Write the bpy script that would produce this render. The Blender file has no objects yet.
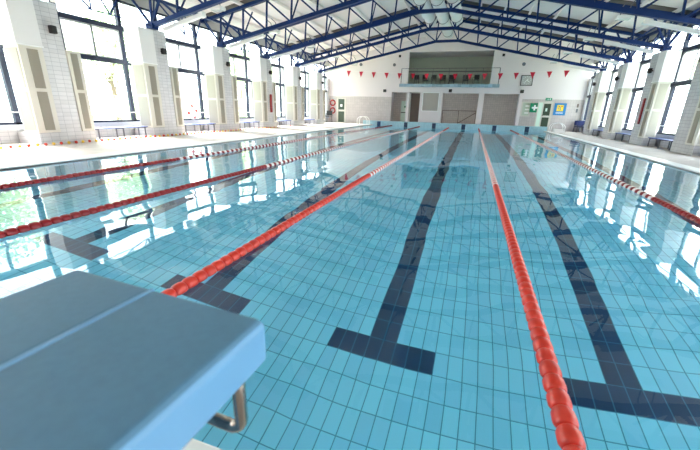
import bpy, bmesh, math, random
from mathutils import Vector, Matrix
random.seed(7)
C = bpy.context.scene.collection
sc = bpy.context.scene

# ------------------------------------------------------------------ materials
def new_mat(name):
    m = bpy.data.materials.new(name); m.use_nodes = True
    nt = m.node_tree
    return m, nt, nt.nodes['Principled BSDF']

def mat(name, col, rough=.5, metal=0.0, noise=0.0, nscale=6.0, bump=0.0, spec=.5):
    m, nt, b = new_mat(name)
    b.inputs['Roughness'].default_value = rough
    b.inputs['Metallic'].default_value = metal
    b.inputs['Specular IOR Level'].default_value = spec
    b.inputs['Base Color'].default_value = (*col, 1)
    if noise or bump:
        tc = nt.nodes.new('ShaderNodeTexCoord')
        nz = nt.nodes.new('ShaderNodeTexNoise'); nz.inputs['Scale'].default_value = nscale
        nz.inputs['Detail'].default_value = 4
        nt.links.new(tc.outputs['Object'], nz.inputs['Vector'])
        if noise:
            r = nt.nodes.new('ShaderNodeMix'); r.data_type = 'RGBA'
            r.inputs[6].default_value = (*[c * (1 - noise) for c in col], 1)
            r.inputs[7].default_value = (*[min(1, c * (1 + noise)) for c in col], 1)
            nt.links.new(nz.outputs['Fac'], r.inputs[0]); nt.links.new(r.outputs[2], b.inputs['Base Color'])
        if bump:
            bp = nt.nodes.new('ShaderNodeBump'); bp.inputs['Distance'].default_value = bump
            nt.links.new(nz.outputs['Fac'], bp.inputs['Height']); nt.links.new(bp.outputs[0], b.inputs['Normal'])
    return m

def tile_mat(name, col, grout, w, h, axes='XY', off=(0, 0), joint=.006, var=.06, rough=.3, spec=.5):
    """square grid of glazed tiles laid along two object axes"""
    m, nt, b = new_mat(name)
    N = nt.nodes; L = nt.links
    tc = N.new('ShaderNodeTexCoord'); sp = N.new('ShaderNodeSeparateXYZ')
    L.new(tc.outputs['Object'], sp.inputs[0])
    def math_(op, a, bb=None):
        n = N.new('ShaderNodeMath'); n.operation = op
        for i, v in enumerate((a, bb)):
            if v is None: continue
            if isinstance(v, (int, float)): n.inputs[i].default_value = v
            else: L.new(v, n.inputs[i])
        return n.outputs[0]
    cells, lines = [], []
    for ax, s, o in zip(axes, (w, h), off):
        u = math_('DIVIDE', math_('SUBTRACT', sp.outputs['XYZ'.index(ax)], o), s)
        f = math_('FRACT', u); cells.append(math_('FLOOR', u))
        j = joint / s
        lines.append(math_('LESS_THAN', math_('ABSOLUTE', math_('SUBTRACT', math_('FRACT', math_('ADD', u, .5)), .5)), j / 2))
    line = math_('MAXIMUM', lines[0], lines[1])
    cb = N.new('ShaderNodeCombineXYZ'); L.new(cells[0], cb.inputs[0]); L.new(cells[1], cb.inputs[1])
    wn = N.new('ShaderNodeTexWhiteNoise'); wn.noise_dimensions = '3D'; L.new(cb.outputs[0], wn.inputs[0])
    mx = N.new('ShaderNodeMix'); mx.data_type = 'RGBA'
    mx.inputs[6].default_value = (*[c * (1 - var) for c in col], 1)
    mx.inputs[7].default_value = (*[min(1, c * (1 + var)) for c in col], 1)
    L.new(wn.outputs['Value'], mx.inputs[0])
    m2 = N.new('ShaderNodeMix'); m2.data_type = 'RGBA'; L.new(line, m2.inputs[0])
    L.new(mx.outputs[2], m2.inputs[6]); m2.inputs[7].default_value = (*grout, 1)
    L.new(m2.outputs[2], b.inputs['Base Color'])
    b.inputs['Roughness'].default_value = rough
    b.inputs['Specular IOR Level'].default_value = spec
    return m

TX = -.02
TYO = 1.583
POOLC = (.27, .79, 1.0)
NAVY = (.005, .04, .11)
M = {}
M['pool_tile'] = tile_mat('pool_tile', POOLC, (.05, .34, .50), .125, .25, 'XY', (TX, TYO), .0085, .07)
M['pool_navy'] = tile_mat('pool_navy_tile', NAVY, (.03, .16, .27), .125, .25, 'XY', (TX, TYO), .0095, .15)
M['pool_side_x'] = tile_mat('pool_side_tile_x', POOLC, (.03, .27, .40), .25, .125, 'YZ', (TYO, 0), .008, .07)
M['pool_side_y'] = tile_mat('pool_side_tile_y', (.36, .58, .66), (.25, .42, .50), .125, .125, 'XZ', (TX, 0), .007, .07)
M['mark_navy'] = mat('mark_navy', (.01, .035, .09), .3)
M['deck'] = tile_mat('deck_tile', (.60, .53, .48), (.47, .41, .37), .3, .3, 'XY', (0, 0), .008, .06, .65)
M['coping'] = mat('coping', (.86, .85, .82), .35, noise=.04)
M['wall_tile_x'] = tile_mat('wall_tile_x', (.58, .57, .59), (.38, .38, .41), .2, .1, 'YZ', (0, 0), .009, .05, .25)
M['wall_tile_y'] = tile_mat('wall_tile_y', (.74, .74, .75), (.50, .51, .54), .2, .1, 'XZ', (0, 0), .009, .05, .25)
M['far_tile'] = tile_mat('far_wall_tile', (.52, .47, .46), (.38, .34, .34), .15, .2, 'XZ', (0, 0), .010, .05, .3)
M['recess_tile'] = tile_mat('recess_tile', (.60, .53, .49), (.42, .38, .36), .15, .15, 'XZ', (0, 0), .012, .06, .3)
M['plaster'] = mat('white_plaster', (.73, .67, .68), .8, noise=.03, nscale=1.5)
M['ceiling'] = mat('ceiling_panel', (.86, .79, .78), .7, noise=.03, nscale=1.2)
M['roof_dark'] = mat('dark_roof_strip', (.13, .11, .10), .8, noise=.3, nscale=3)
M['eave'] = mat('grey_eave_board', (.42, .41, .40), .8, noise=.1, nscale=3)
M['green_plaster'] = mat('green_plaster', (.50, .56, .47), .8, noise=.04, nscale=2)
M['navy_steel'] = mat('navy_painted_steel', (.003, .022, .11), .5, noise=.15, nscale=8, spec=.2)
M['frame_navy'] = mat('window_frame_navy', (.004, .010, .035), .55)
M['ladder_metal'] = mat('ladder_metal', (.9, .9, .88), .3, .3)
M['sill'] = mat('grey_blue_sill', (.42, .45, .54), .5)
M['sash'] = mat('grey_sash', (.40, .40, .42), .5)
M['white_metal'] = mat('white_metal', (.86, .86, .86), .45)
M['cream'] = mat('cream_metal', (.62, .59, .53), .5, noise=.03)
M['side_tan'] = mat('side_panel_tan', (.42, .39, .33), .6)
M['louvre'] = mat('louvre_tan', (.30, .27, .22), .6)
M['white_box'] = mat('white_box', (.72, .71, .72), .5)
M['black'] = mat('black_plastic', (.015, .014, .014), .5)
M['chair_black'] = mat('black_chair_plastic', (.02, .02, .022), .5)
M['chair_blue'] = mat('blue_chair_plastic', (.01, .02, .09), .4)
M['bench_blue'] = mat('bench_blue', (.06, .10, .30), .4, noise=.1)
M['grey_metal'] = mat('grey_metal', (.15, .15, .17), .4, .4)
M['chrome'] = mat('stainless_steel', (.75, .73, .70), .2, 1.0)
M['dark_steel'] = mat('worn_steel_grip', (.32, .27, .23), .22, 1.0)
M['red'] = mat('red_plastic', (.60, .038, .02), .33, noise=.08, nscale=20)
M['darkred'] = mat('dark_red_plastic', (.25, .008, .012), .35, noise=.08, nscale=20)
M['white_plastic'] = mat('white_plastic', (.85, .82, .80), .4)
M['blue_plastic'] = mat('blue_plastic', (.02, .08, .40), .4)
M['yellow'] = mat('yellow_plastic', (.85, .55, .05), .4)
M['flag'] = mat('red_flag_cloth', (.62, .02, .05), .8)
M['block_top'] = mat('block_top_blue', (.08, .20, .31), .55, noise=.12, nscale=60, bump=.0008)
M['block_side'] = mat('block_shell_blue', (.15, .34, .55), .42, noise=.03, nscale=10)
M['concrete'] = mat('pale_concrete', (.62, .60, .57), .8, noise=.06)
M['slab_blue'] = tile_mat('slab_blue_tile', (.28, .41, .50), (.45, .52, .58), .25, .3, 'XZ', (0, 0), .01, .3, .3)
M['green_sign'] = mat('green_sign', (.0, .22, .10), .4)
M['blue_sign'] = mat('blue_sign', (.02, .20, .48), .4)
M['yellow_sign'] = mat('yellow_sign', (.85, .62, .04), .4)
M['white_sign'] = mat('white_sign', (.9, .9, .9), .5)
M['door_green'] = mat('door_panel_green', (.66, .82, .72), .4)
M['door_dark'] = mat('door_panel_dark', (.05, .075, .05), .25)
M['door_brown'] = mat('door_brown', (.16, .12, .10), .5)
M['shutter'] = mat('beige_shutter', (.50, .44, .40), .6)
M['clock_face'] = mat('clock_face', (.45, .44, .43), .4)
M['lamp_glass'] = mat('lamp_glass', (.55, .62, .62), .15)
M['duct'] = mat('fabric_duct', (.86, .85, .84), .8, noise=.05, nscale=4, bump=.01)
M['bark'] = mat('tree_bark', (.14, .10, .07), .9, noise=.3, nscale=12)
M['leaf'] = mat('leaf_green', (.36, .47, .25), .6, noise=.45, nscale=1.2)
M['leaf_pale'] = mat('leaf_pale_green', (.58, .64, .42), .6, noise=.35, nscale=1.2)
M['lawn'] = mat('lawn_green', (.36, .40, .28), .9, noise=.35, nscale=.8)

def glass_mat():
    m = bpy.data.materials.new('window_glass'); m.use_nodes = True; nt = m.node_tree
    nt.nodes.clear(); N = nt.nodes; L = nt.links
    o = N.new('ShaderNodeOutputMaterial'); t = N.new('ShaderNodeBsdfTransparent'); g = N.new('ShaderNodeBsdfGlossy')
    t.inputs[0].default_value = (.96, .98, .97, 1); g.inputs['Roughness'].default_value = .02
    mx = N.new('ShaderNodeMixShader'); mx.inputs[0].default_value = .06
    L.new(t.outputs[0], mx.inputs[1]); L.new(g.outputs[0], mx.inputs[2]); L.new(mx.outputs[0], o.inputs[0])
    return m
M['glass'] = glass_mat()

def water_mat():
    m = bpy.data.materials.new('pool_water'); m.use_nodes = True; nt = m.node_tree
    nt.nodes.clear(); N = nt.nodes; L = nt.links
    o = N.new('ShaderNodeOutputMaterial')
    tc = N.new('ShaderNodeTexCoord'); mp = N.new('ShaderNodeMapping'); mp.inputs['Scale'].default_value = (1.0, .55, 1)
    L.new(tc.outputs['Object'], mp.inputs['Vector'])
    n1 = N.new('ShaderNodeTexNoise'); n1.inputs['Scale'].default_value = WAVE_SCALE; n1.inputs['Detail'].default_value = 1.5
    n1.inputs['Roughness'].default_value = .45
    n1.inputs['Distortion'].default_value = .6
    L.new(mp.outputs[0], n1.inputs['Vector'])
    bp = N.new('ShaderNodeBump'); bp.inputs['Strength'].default_value = 1.0; bp.inputs['Distance'].default_value = WAVE
    L.new(n1.outputs['Fac'], bp.inputs['Height'])
    fr = N.new('ShaderNodeFresnel'); fr.inputs['IOR'].default_value = 1.333
    L.new(bp.outputs[0], fr.inputs['Normal'])
    rf = N.new('ShaderNodeBsdfRefraction'); rf.inputs['IOR'].default_value = 1.333; rf.inputs['Roughness'].default_value = 0
    rf.inputs['Color'].default_value = (.92, .98, 1, 1)
    gl = N.new('ShaderNodeBsdfGlossy'); gl.inputs['Roughness'].default_value = 0; gl.inputs['Color'].default_value = (1, 1, 1, 1)
    L.new(bp.outputs[0], rf.inputs['Normal']); L.new(bp.outputs[0], gl.inputs['Normal'])
    mx = N.new('ShaderNodeMixShader'); L.new(fr.outputs[0], mx.inputs[0]); L.new(rf.outputs[0], mx.inputs[1]); L.new(gl.outputs[0], mx.inputs[2])
    L.new(mx.outputs[0], o.inputs['Surface'])
    return m
WAVE_SCALE = 1.1
WAVE = .016
M['water'] = water_mat()

# ------------------------------------------------------------------ mesh helpers
def add_box(bm, x0, x1, y0, y1, z0, z1, mi=0):
    v = [bm.verts.new(p) for p in ((x0, y0, z0), (x1, y0, z0), (x1, y1, z0), (x0, y1, z0), (x0, y0, z1), (x1, y0, z1), (x1, y1, z1), (x0, y1, z1))]
    for q in ((0, 3, 2, 1), (4, 5, 6, 7), (0, 1, 5, 4), (1, 2, 6, 5), (2, 3, 7, 6), (3, 0, 4, 7)):
        f = bm.faces.new([v[i] for i in q]); f.material_index = mi
    return v

def add_bar(bm, p, q, w, h, mi=0):
    """rectangular bar from p to q, w across, h high"""
    p, q = Vector(p), Vector(q); d = (q - p).normalized()
    up = Vector((0, 0, 1)) if abs(d.z) < .95 else Vector((0, 1, 0))
    s = d.cross(up).normalized() * w / 2; u = s.cross(d).normalized() * h / 2
    v = [bm.verts.new(c + a * s + b * u) for c in (p, q) for a, b in ((-1, -1), (1, -1), (1, 1), (-1, 1))]
    for f in ((3, 2, 1, 0), (4, 5, 6, 7), (0, 1, 5, 4), (1, 2, 6, 5), (2, 3, 7, 6), (3, 0, 4, 7)):
        bm.faces.new([v[i] for i in f]).material_index = mi

def add_tube(bm, pts, r, seg=8, caps=True, mi=0):
    pts = [Vector(p) for p in pts]; rings = []
    ref = None
    for i, p in enumerate(pts):
        d = (pts[min(i + 1, len(pts) - 1)] - pts[max(i - 1, 0)]).normalized()
        if ref is None:
            ref = Vector((0, 0, 1)) if abs(d.z) < .9 else Vector((1, 0, 0))
        a = d.cross(ref).normalized(); b = a.cross(d).normalized(); ref = b
        rr = r[i] if isinstance(r, (list, tuple)) else r
        rings.append([bm.verts.new(p + (a * math.cos(t) + b * math.sin(t)) * rr) for t in [2 * math.pi * k / seg for k in range(seg)]])
    for A, B in zip(rings, rings[1:]):
        for k in range(seg):
            f = bm.faces.new((A[k], A[(k + 1) % seg], B[(k + 1) % seg], B[k])); f.smooth = True; f.material_index = mi
    if caps:
        for R in (rings[0][::-1], rings[-1]):
            bm.faces.new(R).material_index = mi

def add_lathe(bm, prof, seg=14, axis='Y', origin=(0, 0, 0), mi=0):
    rings = []
    for t, r in prof:
        ring = []
        for k in range(seg):
            a = 2 * math.pi * k / seg; c, s = r * math.cos(a), r * math.sin(a)
            p = {'Y': (c, t, s), 'Z': (c, s, t), 'X': (t, c, s)}[axis]
            ring.append(bm.verts.new(Vector(p) + Vector(origin)))
        rings.append(ring)
    for A, B in zip(rings, rings[1:]):
        for k in range(seg):
            f = bm.faces.new((A[k], A[(k + 1) % seg], B[(k + 1) % seg], B[k])); f.smooth = True; f.material_index = mi
    for R in (rings[0][::-1], rings[-1]):
        bm.faces.new(R).material_index = mi

def add_torus(bm, c, R, r, axis='X', seg=28, s2=8, mi=lambda k: 0):
    c = Vector(c); rings = []
    for k in range(seg):
        a = 2 * math.pi * k / seg; ring = []
        for j in range(s2):
            b = 2 * math.pi * j / s2; rad = R + r * math.cos(b)
            u, v, w = rad * math.cos(a), rad * math.sin(a), r * math.sin(b)
            ring.append(bm.verts.new(c + Vector((w, u, v) if axis == 'X' else (u, w, v))))
        rings.append(ring)
    for k in range(seg):
        A, B = rings[k], rings[(k + 1) % seg]
        for j in range(s2):
            f = bm.faces.new((A[j], A[(j + 1) % s2], B[(j + 1) % s2], B[j])); f.smooth = True; f.material_index = mi(k)

def mesh_from(name, bm, mats):
    bmesh.ops.recalc_face_normals(bm, faces=bm.faces)
    me = bpy.data.meshes.new(name); bm.to_mesh(me); bm.free()
    for m in (mats if isinstance(mats, (list, tuple)) else [mats]):
        me.materials.append(M[m] if isinstance(m, str) else m)
    return me

def inst(name, me, parent=None, loc=(0, 0, 0), rot=(0, 0, 0), scale=(1, 1, 1)):
    o = bpy.data.objects.new(name, me); C.objects.link(o)
    o.parent = parent; o.location = loc; o.rotation_euler = rot; o.scale = scale
    return o

def obj(name, bm, mats, parent=None, bevel=0, seg=2):
    o = inst(name, mesh_from(name, bm, mats), parent)
    if bevel:
        b = o.modifiers.new('bevel', 'BEVEL'); b.width = bevel; b.segments = seg; b.limit_method = 'ANGLE'
    return o

def box(name, dims, m, parent=None, bevel=0, seg=2):
    bm = bmesh.new(); add_box(bm, *dims); return obj(name, bm, m, parent, bevel, seg)

def tag(o, label, cat, group=None, kind=None):
    o['label'] = label; o['category'] = cat
    if group: o['group'] = group
    if kind: o['kind'] = kind
    return o

def thing(name, label, cat, loc=(0, 0, 0), rotz=0, group=None):
    o = bpy.data.objects.new(name, None); C.objects.link(o); o.location = loc; o.rotation_euler = (0, 0, rotz)
    o.empty_display_size = .2
    return tag(o, label, cat, group)

def struct(o, label=None):
    o['kind'] = 'structure'
    if label: o['label'] = label
    return o

ORD = ['nearest', 'second nearest', 'third nearest', 'fourth nearest', 'fifth nearest', 'farthest']

# ------------------------------------------------------------------ dimensions (metres; x across, y along the pool, z up; water at 0)
XL, XR = -7.5, 4.02          # pool sides
YN, YF = -.42, 25.25         # pool ends
DEPTH = 1.96
DZ = .03                     # deck level
FL, FR = -10.51, 5.70        # pillar faces towards the pool
WL, WR = -11.45, 6.24        # glazing planes
YW = 26.2                    # far wall
YB = -3.2                    # wall behind the camera
BAY = 3.39
def Y(k): return 5.45 + BAY * k
ROPES = [-6, -4, -2, 0, 2]
LANES = [c + TX for c in (-7, -5, -3, -1, 1, 3)]

# ------------------------------------------------------------------ pool shell
bm = bmesh.new()
xs = {XL, XR}; ys = {YN, YF, TYO, TYO + .25, YF - 2.25, YF - 2.0}
for c in LANES:
    for d in (-.5, -.125, .125, .5):
        if XL < c + d < XR: xs.add(round(c + d, 4))
xs = sorted(xs); ys = sorted(ys)
vg = [[bm.verts.new((x, y, -DEPTH)) for y in ys] for x in xs]
for i in range(len(xs) - 1):
    for j in range(len(ys) - 1):
        cx, cy = (xs[i] + xs[i + 1]) / 2, (ys[j] + ys[j + 1]) / 2
        dark = any((abs(cx - c) < .125 and TYO < cy < YF - 2) or (abs(cx - c) < .5 and (TYO < cy < TYO + .25 or YF - 2.25 < cy < YF - 2)) for c in LANES)
        f = bm.faces.new((vg[i][j], vg[i + 1][j], vg[i + 1][j + 1], vg[i][j + 1])); f.material_index = int(dark)
struct(obj('floor_pool', bm, ['pool_tile', 'pool_navy']), 'light blue tiled pool bottom with dark blue lane lines')
struct(box('wall_pool_left', (XL - .2, XL, YN, YF, -DEPTH, DZ - .005), 'pool_side_x'))
struct(box('wall_pool_right', (XR, XR + .2, YN, YF, -DEPTH, DZ - .005), 'pool_side_x'))
struct(box('wall_pool_near', (XL - .2, XR + .2, YN - .2, YN, -DEPTH, DZ - .005), 'pool_side_y'))
# raised end wall, with dark lane targets under and above water
bm = bmesh.new(); add_box(bm, XL - .75, XR + .15, YF, YF + .3, -DEPTH, .29)
add_box(bm, XL - .75, XR + .15, YF - .012, YF + .32, .26, .30)
o = struct(obj('wall_pool_far', bm, 'pool_side_y'), 'raised pale blue tiled end wall of the pool')
for c in LANES:
    b = box('lane_target', (c - .125, c + .125, YF - .02, YF - .002, -1.2, .262), 'mark_navy'); b.parent = o
# water
bm = bmesh.new()
v = [bm.verts.new(p) for p in ((XL, YN, 0), (XR, YN, 0), (XR, YF, 0), (XL, YF, 0))]; bm.faces.new(v)
tag(inst('pool_water', mesh_from('pool_water', bm, 'water')), 'clear calm water filling the swimming pool', 'water', None, 'stuff')

# deck all around the basin
bm = bmesh.new()
for q in ((WL - .3, XL, YB, YW + 3), (XR, WR + .3, YB, YW + 3), (XL, XR, YB, YN), (XL, XR, YF + .3, YW + 3)):
    add_box(bm, q[0], q[1], q[2], q[3], -.12, DZ)
struct(obj('floor', bm, 'deck'), 'pale tiled pool deck')
for nm, q in (('trim_1', (XL - .32, XL + .015, YN, YF)), ('trim_2', (XR - .015, XR + .30, YN, YF)), ('trim_3', (XL - .32, XR + .3, YN - .3, YN + .015))):
    struct(box(nm, (*q, DZ - .02, DZ + .012), 'coping', bevel=.008), 'white pool edge coping')

# ------------------------------------------------------------------ side walls, pillars, windows
def side_wall(side):
    s = -1 if side == 'left' else 1
    W, F = (WL, FL) if s < 0 else (WR, FR)
    def X(d): return F + s * d               # d metres back from the pillar face
    def bx(name, d0, d1, y0, y1, z0, z1, m, parent=None, bevel=0):
        a, b = sorted((X(d0), X(d1))); return box(name, (a, b, y0, y1, z0, z1), m, parent, bevel)
    D = abs(W - F)
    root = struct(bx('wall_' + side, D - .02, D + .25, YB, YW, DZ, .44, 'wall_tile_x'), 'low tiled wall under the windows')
    bm = bmesh.new(); a, b = sorted((X(D - .06), X(D + .25))); add_box(bm, a, b, YB, YW, 4.12, 4.62)
    t = struct(obj('trim_eave_' + side, bm, 'eave'), 'grey board band under the roof edge')
    bm = bmesh.new(); a, b = sorted((X(D - .10), X(D + .2))); add_box(bm, a, b, YB, YW, .36, .475)
    struct(obj('trim_sill_' + side, bm, 'sill'))
    oy = 0 if s < 0 else .22
    for k in range(-2, 7):
        yk = Y(k) + oy
        y0, y1 = yk + .06, yk + 1.04
        a, b = sorted((X(D - .10), X(D + .20)))
        p0, p1 = max(y0, YB), min(y1, YW)
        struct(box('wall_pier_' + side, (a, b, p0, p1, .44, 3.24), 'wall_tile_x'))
        if k < -1 or k > 5: continue
        # tiled pillar core and wider tiled foot
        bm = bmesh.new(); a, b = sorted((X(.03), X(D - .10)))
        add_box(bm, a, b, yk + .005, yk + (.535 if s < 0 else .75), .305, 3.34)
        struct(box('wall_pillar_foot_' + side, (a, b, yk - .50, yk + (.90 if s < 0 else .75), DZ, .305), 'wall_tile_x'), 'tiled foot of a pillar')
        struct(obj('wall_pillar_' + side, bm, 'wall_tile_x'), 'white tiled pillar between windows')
        o_ = ORD[k] if k >= 0 else 'out of frame'
        if k < 0: o_ = 'the one beside the camera'
        who = '%s %s hand pillar' % (o_, side) if k >= 0 else '%s hand pillar beside the camera' % side
        for near in ((True, False) if s < 0 else (True,)):
            # cream ventilation cabinets flanking the pillar
            ya, yb = (yk - .52, yk - .01) if near else (yk + .55, yk + .90)
            dd = .52 if s < 0 else .38
            th = thing('ventilation_cabinet', 'cream louvred cabinet on the %s flank of the %s' % ('near' if near else 'far', who), 'ventilation cabinet', (X(0), ya, .31), 0, 'cream ventilation cabinets beside the pillars')
            a, b = sorted((0, s * dd))
            hb = 1.97 if near else 2.0
            box('body', (a, b, 0, yb - ya, 0, hb), 'cream', th, .01)
            w = yb - ya
            for z0, z1 in ((.06, hb * .49), (hb * .53, hb - .06)):
                bm = bmesh.new(); px = -s * .006
                a, b = sorted((px, px + s * .012)); yy0, yy1 = (.16, w - .12) if near else (.08, w - .10)
                add_box(bm, a, b, yy0, yy1, z0, z1)
                n = 22
                for i in range(n):
                    zz = z0 + (z1 - z0) * (i + .5) / n
                    a, b = sorted((px - s * .008, px + s * .002)); add_box(bm, a, b, yy0, yy1, zz - .008, zz + .008)
                obj('louvre_panel', bm, 'louvre', th)
                if near:
                    bm = bmesh.new(); a, b = sorted((s * .06, s * (dd - .05)))
                    add_box(bm, a, b, -.008, .004, z0, z1)
                    for i in range(n):
                        zz = z0 + (z1 - z0) * (i + .5) / n; add_box(bm, a, b, -.014, -.004, zz - .008, zz + .008)
                    o = obj('side_panel', bm, 'side_tan', th)
        th = thing('air_handling_box', 'plain white box mounted high on the %s' % who, 'air unit', (X(0), yk - .565, 2.285), 0, 'white boxes on top of the cabinets')
        a, b = sorted((-s * .03, s * (.56 if s < 0 else .42)))
        box('housing', (a, b, 0, .56, 0, 1.02), 'white_box', th, .015)
        box('base_flange', (a - .008, b + .008, -.008, .568, -.004, .02), 'white_metal', th)
        if k >= 0:
            th = thing('wall_speaker', 'small dark loudspeaker on the white tiles of the %s' % who, 'loudspeaker', (X(.03), yk + .27, 2.72), 0, 'small loudspeakers on the pillars')
            a, b = sorted((-s * .05, -s * .17)); box('cabinet', (a, b, -.07, .07, -.09, .09), 'black', th, .02)
            a, b = sorted((0, -s * .05)); box('bracket', (a, b, -.02, .02, -.02, .02), 'black', th)
            a, b = sorted((-s * .17, -s * .176)); box('grille', (a, b, -.055, .055, -.075, .075), 'black', th)
        # supply duct running inwards under the truss, with a floodlight at its end
        if k >= 0:
            th = thing('supply_air_duct', 'white square air duct rising from the top of the %s' % who, 'air duct', (X(-.10), yk + .40, 3.40), 0, 'white supply ducts under the trusses')
            bm = bmesh.new(); add_bar(bm, (0, 0, -.02), (-s * 1.55, 0, .34), .13, .11)
            obj('duct', bm, 'white_metal', th)
            bm = bmesh.new(); add_bar(bm, (-s * 1.50, 0, .33), (-s * 1.62, 0, .36), .17, .15)
            obj('nozzle', bm, 'white_metal', th)
            th = thing('floodlight', 'pale floodlight hung under the roof truss at the %s' % who, 'lamp', (X(-2.25), yk + .40, 3.88), 0, 'floodlights under the roof trusses')
            bm = bmesh.new(); add_bar(bm, (-.20, 0, .0), (.20, 0, -s * -.0), .26, .10); obj('lamp_housing', bm, 'white_metal', th, .02)
            box('lamp_glass', (-.17, .17, -.11, .11, -.062, -.05), 'lamp_glass', th)
            bm = bmesh.new(); add_tube(bm, [(-.1, 0, .05), (-.1, -.1, .28), (-.1, -.38, .33)], .014, 6); add_tube(bm, [(.1, 0, .05), (.1, -.1, .30), (.1, -.38, .36)], .014, 6)
            obj('bracket', bm, 'grey_metal', th)
    # windows, one per bay
    names = []
    for k in range(-2, 6):
        yk = Y(k) + oy; y0, y1 = yk + 1.04, yk + BAY + .06
        if k == 5: y1 = yk + BAY
        y0 = max(y0, YB); y1 = min(y1, YW)
        n = len([x for x in bpy.data.objects if x.name.startswith('window_') and x.parent is None]) + 1
        r = bpy.data.objects.new('window_%d' % n, None); C.objects.link(r); r['kind'] = 'structure'
        r['label'] = 'tall window in the %s wall' % side
        r.location = (W, (y0 + y1) / 2, .475)
        hw = (y1 - y0) / 2
        ya = -hw - (.98 if k > -2 else 0)                    # the clerestory light also spans the pillar
        ym = yk + BAY - .38 - (y0 + y1) / 2
        bm = bmesh.new()
        for yy, zt_ in ((-hw + .06, 3.64), (ym, 3.64)):
            if -hw <= yy <= hw: add_box(bm, -.05, .05, yy - .06, yy + .06, 0, zt_)
        add_box(bm, -.05, .05, -hw, hw, 0, .06); add_box(bm, -.05, .05, ya, hw, 3.58, 3.64)
        obj('window_frame', bm, 'frame_navy', r)
        box('side_frame', (-.05, .05, hw - .08, hw, 0, 2.8), 'sash', r)
        zt1 = 1.84 if s < 0 else 1.72
        box('transom', (-.06, .06, -hw, hw, zt1 - .065, zt1 + .065), 'frame_navy', r)
        box('transom', (-.06, .06, ya, hw, 2.765, 2.765 + .13), 'frame_navy', r)
        bm = bmesh.new(); mid = (-hw + .12 + ym - .06) / 2
        for a, b in ((-hw + .14, mid - .01), (mid + .01, ym - .08)):
            for yy in (a, b): add_box(bm, -.025, .025, yy - .022, yy + .022, zt1 + .07, 2.76)
            add_box(bm, -.025, .025, a, b, zt1 + .06, zt1 + .10); add_box(bm, -.025, .025, a, b, 2.72, 2.765)
        obj('sash', bm, 'sash', r)
        for z0, z1, a in ((.06, zt1 - .06, -hw + .1), (zt1 + .06, 2.77, -hw + .1), (2.89, 3.58, ya)):
            box('pane', (-.004, .004, a, hw - .02, z0, z1), 'glass', r)
        # handrail pipe along the window
        a = -s * .12
        bm = bmesh.new(); add_tube(bm, [(a, -hw, .30), (a, hw, .30)], .012, 6)
        for yy in (-hw + .15, hw - .15): add_tube(bm, [(0, yy, .30), (a, yy, .30)], .008, 5)
        obj('rail', bm, 'white_metal', r)
        # radiator-fronted bench between the pillars
        if 0 <= k <= 4:
            la, lb = yk + 1.0, yk + BAY - .60
            bx0 = X(.10)
            th = thing('bench', 'blue slatted bench on grey legs under the %s window on the %s side' % (ORD[k], side), 'bench', (bx0, (la + lb) / 2, DZ), 0, 'blue benches under the windows')
            h2 = (lb - la) / 2
            for i in range(4):
                xx = s * (.02 + i * .095); a, b = sorted((xx, xx + s * .08))
                box('slat', (a, b, -h2, h2, .30, .325), 'bench_blue', th, .006)
            for yy in (-h2 + .1, 0, h2 - .1):
                bm = bmesh.new()
                add_bar(bm, (s * .05, yy, 0), (s * .05, yy, .29), .03, .03); add_bar(bm, (s * .34, yy, 0), (s * .34, yy, .29), .03, .03)
                add_bar(bm, (s * .03, yy, .285), (s * .38, yy, .285), .03, .03)
                obj('leg', bm, 'grey_metal', th)
    return root
side_wall('left'); side_wall('right')

# red strips on the tiles
box_ = tag(box('fire_hose_strip', (FL + .03 - .06, FL + .03 - .0, Y(3) + .18, Y(3) + .32, .80, 1.68), 'darkred', bevel=.01), 'narrow tall red strip on the fourth nearest pillar on the left side', 'wall panel')
box_.location.x = -.0
box_.data.transform(Matrix.Translation((.045, 0, 0)))
b2 = tag(box('fire_hose_strip', (FR - .02, FR + .035, Y(3) + .42, Y(3) + .54, .80, 1.75), 'darkred', bevel=.01), 'narrow tall red strip on the fourth nearest pillar on the right side', 'wall panel')

# ------------------------------------------------------------------ roof
RX0, RX1 = -3.10, -1.82
def zb(x):
    if x < RX0: return 3.42 + .2122 * (x + 10.5)
    if x > RX1: return 3.42 + .2122 * (RX0 + 10.5) - (x - RX1) * (.2122 * (RX0 + 10.5)) / (5.75 - RX1)
    return 3.42 + .2122 * (RX0 + 10.5)
TH = 1.03
def zt(x): return zb(x) + TH + (.10 if RX0 < x < RX1 and abs(x - (RX0 + RX1) / 2) < .01 else 0)
CX = (RX0 + RX1) / 2
bm = bmesh.new()
pts_roof = pts = [(WL - .5, zb(WL - .5) + TH + .18), (RX0, zb(RX0) + TH + .18), (CX, zb(CX) + TH + .30), (RX1, zb(RX1) + TH + .18), (WR + .5, zb(WR + .5) + TH + .18)]
for (xa, za), (xb, zb_) in zip(pts, pts[1:]):
    vs = []
    for y in (YB - .2, YW + 3.2):
        for dz in (0, .2):
            vs += [bm.verts.new((xa, y, za + dz)), bm.verts.new((xb, y, zb_ + dz))]
    for q in ((0, 1, 5, 4), (2, 6, 7, 3), (0, 2, 3, 1), (4, 5, 7, 6), (0, 4, 6, 2), (1, 3, 7, 5)):
        bm.faces.new([vs[i] for i in q])
struct(obj('ceiling', bm, 'ceiling'), 'white panelled ceiling with two slopes')

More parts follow.
